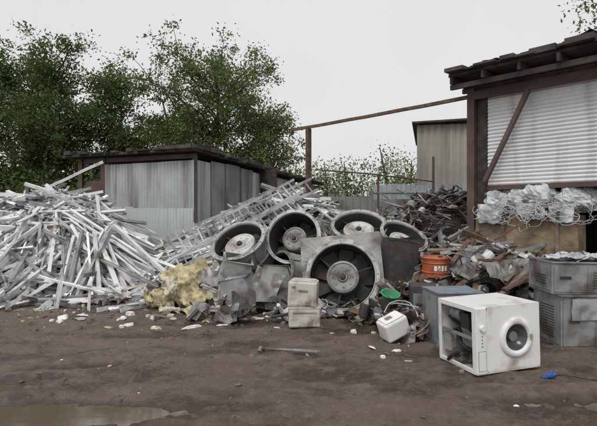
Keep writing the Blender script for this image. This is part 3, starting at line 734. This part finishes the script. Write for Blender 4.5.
slab('foam_insulation',(-1.64,8.12,.53),(.7,-.6,.2),.36,.42,.08,.16,4,8,M_foam)
slab('foam_insulation',(-2.15,7.75,.17),(.6,.35,.7),.45,.36,.08,.15,4.5,18,M_foam)
slab('foam_insulation',(-1.60,7.65,.17),(.65,.3,-.5),.36,.36,.08,.13,4.5,118,M_foam)
slab('foam_insulation',(-1.95,7.65,.34),(1.1,.2,.9),.3,.34,.07,.12,5,218,M_foam2)
slab('foam_insulation',(-1.15,7.75,.22),(.5,.25,-.2),.65,.42,.07,.14,4,28,M_foam2)
slab('foam_insulation',(-.95,7.35,.09),(.15,.05,.3),.65,.32,.05,.08,5,38,M_foam2)
slab('foam_insulation',(-1.55,7.40,.07),(.12,-.1,.9),.4,.3,.05,.07,5,48,M_foam)
slab('foam_insulation',(-1.9,7.35,.05),(.1,.1,.3),.3,.22,.04,.05,5,148,M_foam2)

# ------------------------------------------------------------ small boxes
def cabinet(name,M,w,d,h,m,bev=.012,details=None,mats=None):
    e=empty(name,M); mb=MB(); mb.box(0,w,0,d,0,h); mb.obj('body',m,e,bevel=bev)
    if details:
        mb=MB(); details(mb); mb.obj('fittings',mats or [M_dark],e,bevel=.002)
    return e
def det1(mb):
    mb.box(.02,.38,-.008,-.002,.02,.22,mi=0); mb.box(.05,.35,-.012,-.0085,.18,.2,mi=1); mb.box(-.006,.406,-.006,.356,.243,.262,mi=0)
cabinet('appliance_casing',T(-.12,6.3,.01)@RZ(.06),.40,.35,.25,M_offw,.02,det1,[M_offw,M_fan])
def det2(mb):
    mb.box(.03,.34,-.008,-.002,.03,.30,mi=0); mb.box(.14,.26,-.02,-.0085,.2,.225,mi=1); mb.box(.05,.1,-.015,-.0085,.24,.27,mi=1)
    mb.box(.03,.34,.03,.32,.322,.332,mi=0)
cabinet('appliance_casing',T(-.145,6.34,.278)@RZ(-.12)@RY(.04),.37,.35,.32,M_offw,.02,det2,[M_offw,M_fan])
def det3(mb): mb.box(.03,.27,.02,.2,.222,.235,mi=0); mb.box(.08,.16,.08,.14,.236,.242,mi=1)
cabinet('small_white_casing',T(1.02,5.52,.01)@RZ(.35)@RY(-.38)@RX(.12),.30,.22,.22,M_pwhite,.025,det3,[M_pwhite,M_fan])
def det4(mb):
    mb.box(.03,.30,-.008,-.002,.05,.45,mi=0); mb.box(.06,.25,-.02,-.0085,.30,.33,mi=1); mb.box(.1,.2,-.014,-.0085,.12,.24,mi=1)
cabinet('steel_cabinet',T(1.42,6.30,.0)@RZ(-.15),.33,.35,.55,M_fand,.01,det4,[M_galv,M_dark])
def det5(mb):
    mb.box(.02,.50,-.010,-.002,.04,.55,mi=2); mb.box(.05,.25,-.018,-.011,.42,.47,mi=1); mb.box(.38,.46,-.03,-.011,.25,.29,mi=1)
    for k in range(6): mb.box(.08,.30,-.016,-.0105,.10+.035*k,.112+.035*k,mi=1)
    mb.box(-.010,-.003,.03,.45,.05,.55,mi=2); mb.box(-.008,.528,-.014,.49,.582,.60,mi=0)
cabinet('metal_cabinet',T(1.52,5.42,.0)@RZ(.10),.52,.48,.58,M_blue,.01,det5,[M_blue,M_dark,M_steel])
def drum():
    e=empty('orange_drum',T(1.93,7.0,.585)@RX(.06)@RZ(.2)); r=.195; H=.27
    mb=MB(); prof=[(.001,0),(r*.94,0),(r*.95,.01)]
    for z in(.07,.2): prof+=[(r*(.94+z*.2),z-.010),(r+.006,z),(r*(.94+z*.2),z+.010)]
    prof+=[(r,H-.02),(r+.009,H-.012),(r+.009,H),(r-.008,H),(r-.01,H-.017),(.001,H-.017)]
    mb.lathe(prof,48); mb.obj('barrel',M_orange,e,smooth=False)
    mb=MB(); 
    for (a0,a1,z0,z1) in ((-2.15,-1.95,.10,.17),(-1.88,-1.72,.10,.17),(-1.64,-1.48,.10,.17),(-1.4,-1.22,.10,.17)):
        vs=[];k=5
        for i in range(k+1):
            a=a0+(a1-a0)*i/k
            for z in(z0,z1): vs.append(((r+.001)*math.cos(a),(r+.001)*math.sin(a),z))
        mb.add(vs,[(2*i,2*i+2,2*i+3,2*i+1) for i in range(k)])
    mb.obj('label',M_pwhite,e)
    mb=MB(); mb.lathe([(.001,H),(.03,H),(.03,H-.015)],12,T(.09,.05,0)); mb.obj('bung',M_dark,e)
drum()
cabinet('steel_cabinet',T(1.7,6.85,.0)@RZ(.1),.42,.4,.56,M_rust,.01,det4,[M_fand,M_dark])
def basin(loc,e3,r):
    mb=MB(); mb.lathe([(.001,0),(r*.7,0),(r*.95,.08),(r*1.06,.082),(r*1.06,.09),(r*.93,.09),(r*.67,.012),(.001,.012)],32)
    mb.obj('green_plastic_basin',M_green,M=T(*loc)@Euler(e3).to_matrix().to_4x4(),smooth=False)
basin((1.18,6.45,.35),(.35,.1,0),.12)
slab('foam_insulation',(1.28,6.65,.2),(.4,.2,.6),.5,.4,.06,.1,4,58,M_foam2)
cabinet('steel_cabinet',T(1.02,6.55,.0)@RZ(.2),.3,.3,.3,M_fand,.01)
e=empty('mixed_scrap_heap'); mb=MB(); junk(mb,lambda x,y:.10,.95,1.5,5.75,6.5,46,7,(.15,.5),lift=.12)
junk(mb,lambda x,y:.30,1.25,1.75,6.6,7.2,30,7,(.15,.5),lift=.15); mb.obj('scrap',JM,e)

# ------------------------------------------------------------ washing machine lying on its side
def washer():
    e=empty('washing_machine',T(1.58,4.42,.022)@RZ(math.radians(17))@RY(math.radians(-1.8)))
    W,D,H=.70,.58,.60; t=.012
    mb=MB()
    mb.box(0,W,.012,D,0,t); mb.box(0,W,.012,D,H-t,H); mb.box(W-t,W,.012,D,t,H-t); mb.box(0.02,W-t,D-t,D,t,H-t)
    mb.box(.0,.012,.012,.05,t,H-t); mb.box(0,.012,D-.045,D,t,H-t); mb.box(0.,.012,.05,D-.045,t,.045); mb.box(0,.012,.05,D-.045,H-.045,H-t)
    mb.obj('cabinet',M_white,e,bevel=.004)
    mb=MB(); mb.box(0,.115,-.014,.011,.0,H); mb.obj('control_fascia',M_white,e,bevel=.01)
    mb=MB(); S=64; cx=.435; cz=.30; r=.175; x0,x1=.12,W
    vs=[];fs=[]
    for q in(0,1):
        for i in range(S):
            a=2*math.pi*i/S;c,s=math.cos(a),math.sin(a)
            if q==0: vs.append((cx+r*c,0,cz+r*s))
            else:
                k=min(((x1-cx) if c>0 else (cx-x0))/max(abs(c),1e-6),.30/max(abs(s),1e-6)); vs.append((cx+k*c,0,cz+k*s))
    for i in range(S): j=(i+1)%S; fs.append((i,j,S+j,S+i))
    mb.add(vs,fs); mb.box(x0,x1,.001,.011,0,.01); mb.box(x0,x1,.001,.011,H-.01,H); mb.box(x1-.01,x1,.001,.011,.011,H-.011)
    mb.obj('front_panel',M_white,e)
    Md=T(cx,0,cz)@RX(math.pi/2)
    mb=MB(); mb.lathe([(r+.004,-.004),(r+.006,.012),(r-.008,.026),(r-.03,.03),(r-.045,.025),(r-.055,.010),(r-.058,-.02),(r-.004,-.02)],S,Md,0,True)
    mb.obj('door_ring',M_pwhite,e,smooth=True)
    mb=MB(); mb.lathe([(.001,-.075),(.05,-.07),(.09,-.045),(.108,-.005),(.118,.010)],S,Md); mb.obj('door_glass',M_glass,e,smooth=True)
    mb=MB(); mb.lathe([(.115,.0),(.124,.014),(.130,.008)],S,Md); mb.lathe([(.001,-.032),(.045,-.034),(.05,-.06)],24,Md); mb.obj('gasket',M_galv,e)
    mb=MB(); mb.box(cx+.13,cx+.155,-.042,-.03,cz-.03,cz+.03); mb.obj('door_handle',M_offw,e,bevel=.004)
    mb=MB(); mb.box(.022,.095,-.018,-.0145,.04,.21,mi=0); mb.lathe([(.001,.042),(.024,.042),(.028,.015)],24,T(.06,0,.42)@RX(math.pi/2),0)
    for k in range(4): mb.box(.055,.066,-.017,-.0145,.25+.03*k,.262+.03*k,mi=1)
    mb.box(.018,.1,-.016,-.0145,.036,.214,mi=1)
    mb.obj('controls',[M_white,M_galv],e)
    mb=MB(); Mt=T(.40,.08,.30)@RX(-math.pi/2); mb.lathe([(.001,0),(.2,0),(.255,.03),(.262,.06),(.262,.10),(.255,.105),(.255,.36),(.262,.365),(.25,.40),(.001,.42)],S,Mt); mb.obj('tub',M_fan,e)
    mb=MB(); mb.box(.13,.2,.12,.4,.17,.42); mb.box(.03,.10,.42,.54,.10,.28); mb.obj('counterweight',M_conc,e,bevel=.01)
    mb=MB()
    for s in range(6):
        mb.tube([Vector((.04+.05*s*.5+.05*math.sin(k*.7+s),.10+.42*k/10,.08+.08*s+.07*math.sin(k*.5+s*2))) for k in range(11)],.010 if s%2 else .018,7)
    mb.box(.02,.09,.12,.24,.38,.52)
    mb.obj('hoses',M_black,e)
    mb=MB(); mb.box(.03,.11,.25,.40,.06,.14); mb.lathe([(.001,0),(.06,0),(.06,.14),(.001,.14)],20,T(.1,.30,.48)@RX(-math.pi/2)); mb.box(.01,.03,.06,.54,.30,.325); mb.obj('motor',M_steel,e)
washer()

def stack():
    def mach(M,w,d,h,m,seed,film=True):
        e=empty('vented_metal_cabinet',M); mb=MB(); mb.box(0,w,0,d,0,h); mb.obj('case',m,e,bevel=.012)
        mb=MB(); mb.box(.02,w-.02,-.012,-.002,.03,h-.03,mi=0); mb.box(w*.47,w*.475,-.0135,-.0125,.03,h-.03,mi=1)
        for k in range(int((h-.14)/.028)): mb.box(w*.55,w*.9,-.017,-.0125,.07+.028*k,.08+.028*k,mi=1)
        for k in range(int((h-.2)/.03)): mb.box(-.012,-.0085,.12,d-.2,.10+.03*k,.11+.03*k,mi=1)
        mb.box(.08,.2,-.022,-.0125,h*.5,h*.5+.03,mi=1)
        mb.box(-.008,-.002,.04,d-.04,.04,h-.04,mi=0); mb.box(-.01,w+.01,-.02,d+.01,h+.002,h+.018,mi=0)
        mb.obj('panels',[m,M_dark],e,bevel=.002)
        if film:
            mb=MB(); 
            def fn(x,y):
                p=Vector((x*5+seed,y*3,0)); rag=1+.10*noise.noise(Vector((x*6,y*6,seed))); return (x*rag,y*rag,-.005+.03*abs(noise.noise(p))+.012*noise.noise(p*3))
            mb.sheet(w*.8,h*.42,40,30,fn,T(w*.52,-.03,h*.76)@RX(math.pi/2))
            mb.obj('stretch_film',M_film2,e)
    mach(T(2.84,5.38,.0)@RZ(.05),.80,.58,.56,M_steel,3,True)
    mach(T(2.76,5.42,.582)@RZ(-.02)@RY(.012),.80,.58,.34,M_steel,13,False)
    mach(T(3.75,5.1,.0)@RZ(-.05),.6,.60,.82,M_steel,23,False)
stack()
mb=MB(); 
for s in range(3): mb.sheet(.45,.4,20,18,crumple(.07,6,s*11),T(3.0+.25*s,5.6,.97)@RX(.1*s),0)
mb.obj('plastic_film_scrap',M_film)
mb=MB()
for p0,p1,w in (((1.95,6.9,.62),(3.3,7.4,1.30),.04),((2.0,6.5,.45),(3.1,7.2,.95),.035),((2.2,6.3,.3),(2.7,7.4,.9),.03),((2.3,6.2,.25),(3.2,6.6,.85),.04),((1.8,7.3,.8),(2.9,7.9,1.2),.035),((2.6,6.3,.5),(3.7,6.5,.95),.05),((2.1,6.8,.8),(2.6,7.6,1.05),.03),((2.4,6.6,.85),(3.0,6.9,.80),.03)):
    mb.extrude([(-w,-.015),(w,-.015),(w,.015),(-w,.015)],[p0,p1],U(-.4,.4),random.choice([0,1]))
mb.obj('scrap_beams',[M_rust,M_wood])
mb=MB(); mb.sheet(.8,.4,18,14,crumple(.16,2.6,5),T(2.8,6.6,.72)@Euler((.7,.1,.2)).to_matrix().to_4x4(),0); mb.sheet(.6,.4,14,10,crumple(.14,3,15),T(2.4,6.9,.72)@Euler((.5,-.3,.5)).to_matrix().to_4x4(),1); mb.sheet(.5,.3,14,10,crumple(.14,3,25),T(2.35,6.3,.35)@Euler((.9,.3,.1)).to_matrix().to_4x4(),1)
mb.obj('bent_sheet_metal',[M_fan,M_galv],solid=.004)

# ------------------------------------------------------------ loose items on the ground
mb=MB(); mb.tube([(-.36,5.28,gh(-.36,5.28)+.03),(-.05,5.22,.03),(.22,5.15,.03)],[.013]*3,8); mb.tube([(-.36,5.28,.02),(-.40,5.24,.05),(-.41,5.20,.02)],.02,8); mb.tube([(-.05,5.20,.035),(.2,5.13,.035)],.018,8); mb.obj('steel_bar',M_fan)
slab('white_plastic_sack',(-4.95,8.35,.07),(.1,.05,.3),.6,.4,.10,.10,5,71,M_pvc)
slab('white_plastic_sack',(-1.42,6.9,.04),(.05,0,.2),.24,.10,.04,.03,9,77,M_foam2)
slab('white_plastic_sack',(-2.7,7.5,.04),(.05,0,.6),.3,.12,.04,.04,8,79,M_pvc)
slab('blue_plastic_cap',(2.22,4.42,.02),(.1,0,.2),.13,.07,.04,.03,10,81,M_blue2)
mb=MB(); mb.tube([Vector((2.25+.06*k,4.42+.05*math.sin(k*.9)-.01*k,.02)) for k in range(14)],.005,5); mb.obj('cable',M_black)

# ------------------------------------------------------------ world, sun, camera
w=bpy.data.worlds.new('World'); scene.world=w; w.use_nodes=True; nt=w.node_tree; N=nt.nodes;L=nt.links; bg=N['Background']
EL,ROT=math.radians(52),math.radians(200)
sky=N.new('ShaderNodeTexSky'); sky.sky_type='NISHITA'; sky.sun_disc=False; sky.sun_elevation=EL; sky.sun_rotation=ROT; sky.dust_density=4; sky.air_density=1.
hs=N.new('ShaderNodeHueSaturation'); hs.inputs['Saturation'].default_value=.12; L.new(sky.outputs[0],hs.inputs['Color'])
tc=N.new('ShaderNodeTexCoord'); no=N.new('ShaderNodeTexNoise'); no.inputs['Scale'].default_value=1.6; no.inputs['Detail'].default_value=4; L.new(tc.outputs['Generated'],no.inputs[0])
mr=N.new('ShaderNodeMapRange'); mr.inputs[3].default_value=7.6; mr.inputs[4].default_value=9.2; L.new(no.outputs[0],mr.inputs[0])
cc=N.new('ShaderNodeCombineColor'); 
for i,k in enumerate((.99,.995,1.005)):
    mm=N.new('ShaderNodeMath'); mm.operation='MULTIPLY'; mm.inputs[1].default_value=k; L.new(mr.outputs[0],mm.inputs[0]); L.new(mm.outputs[0],cc.inputs[i])
mx=N.new('ShaderNodeMix'); mx.data_type='RGBA'; mx.inputs[0].default_value=.85; L.new(hs.outputs[0],mx.inputs[6]); L.new(cc.outputs[0],mx.inputs[7])
L.new(mx.outputs[2],bg.inputs[0]); bg.inputs[1].default_value=.10
sl=bpy.data.lights.new('sun','SUN'); sl.energy=1.4; sl.angle=math.radians(24); sl.color=(1,.97,.92)
so=bpy.data.objects.new('sun',sl); COL.objects.link(so)
dirv=Vector((math.sin(ROT)*math.cos(EL),math.cos(ROT)*math.cos(EL),math.sin(EL)))
so.rotation_euler=dirv.to_track_quat('Z','Y').to_euler(); so.location=(0,0,20)
cam=bpy.data.cameras.new('camera'); co=bpy.data.objects.new('camera',cam); COL.objects.link(co)
co.location=(0,0,1.47); co.rotation_euler=(math.radians(90),0,0); cam.lens=30; cam.sensor_width=36; cam.clip_end=1500; cam.clip_start=.05
scene.camera=co
scene.view_settings.view_transform='Standard'; scene.view_settings.look='None'; scene.view_settings.exposure=0
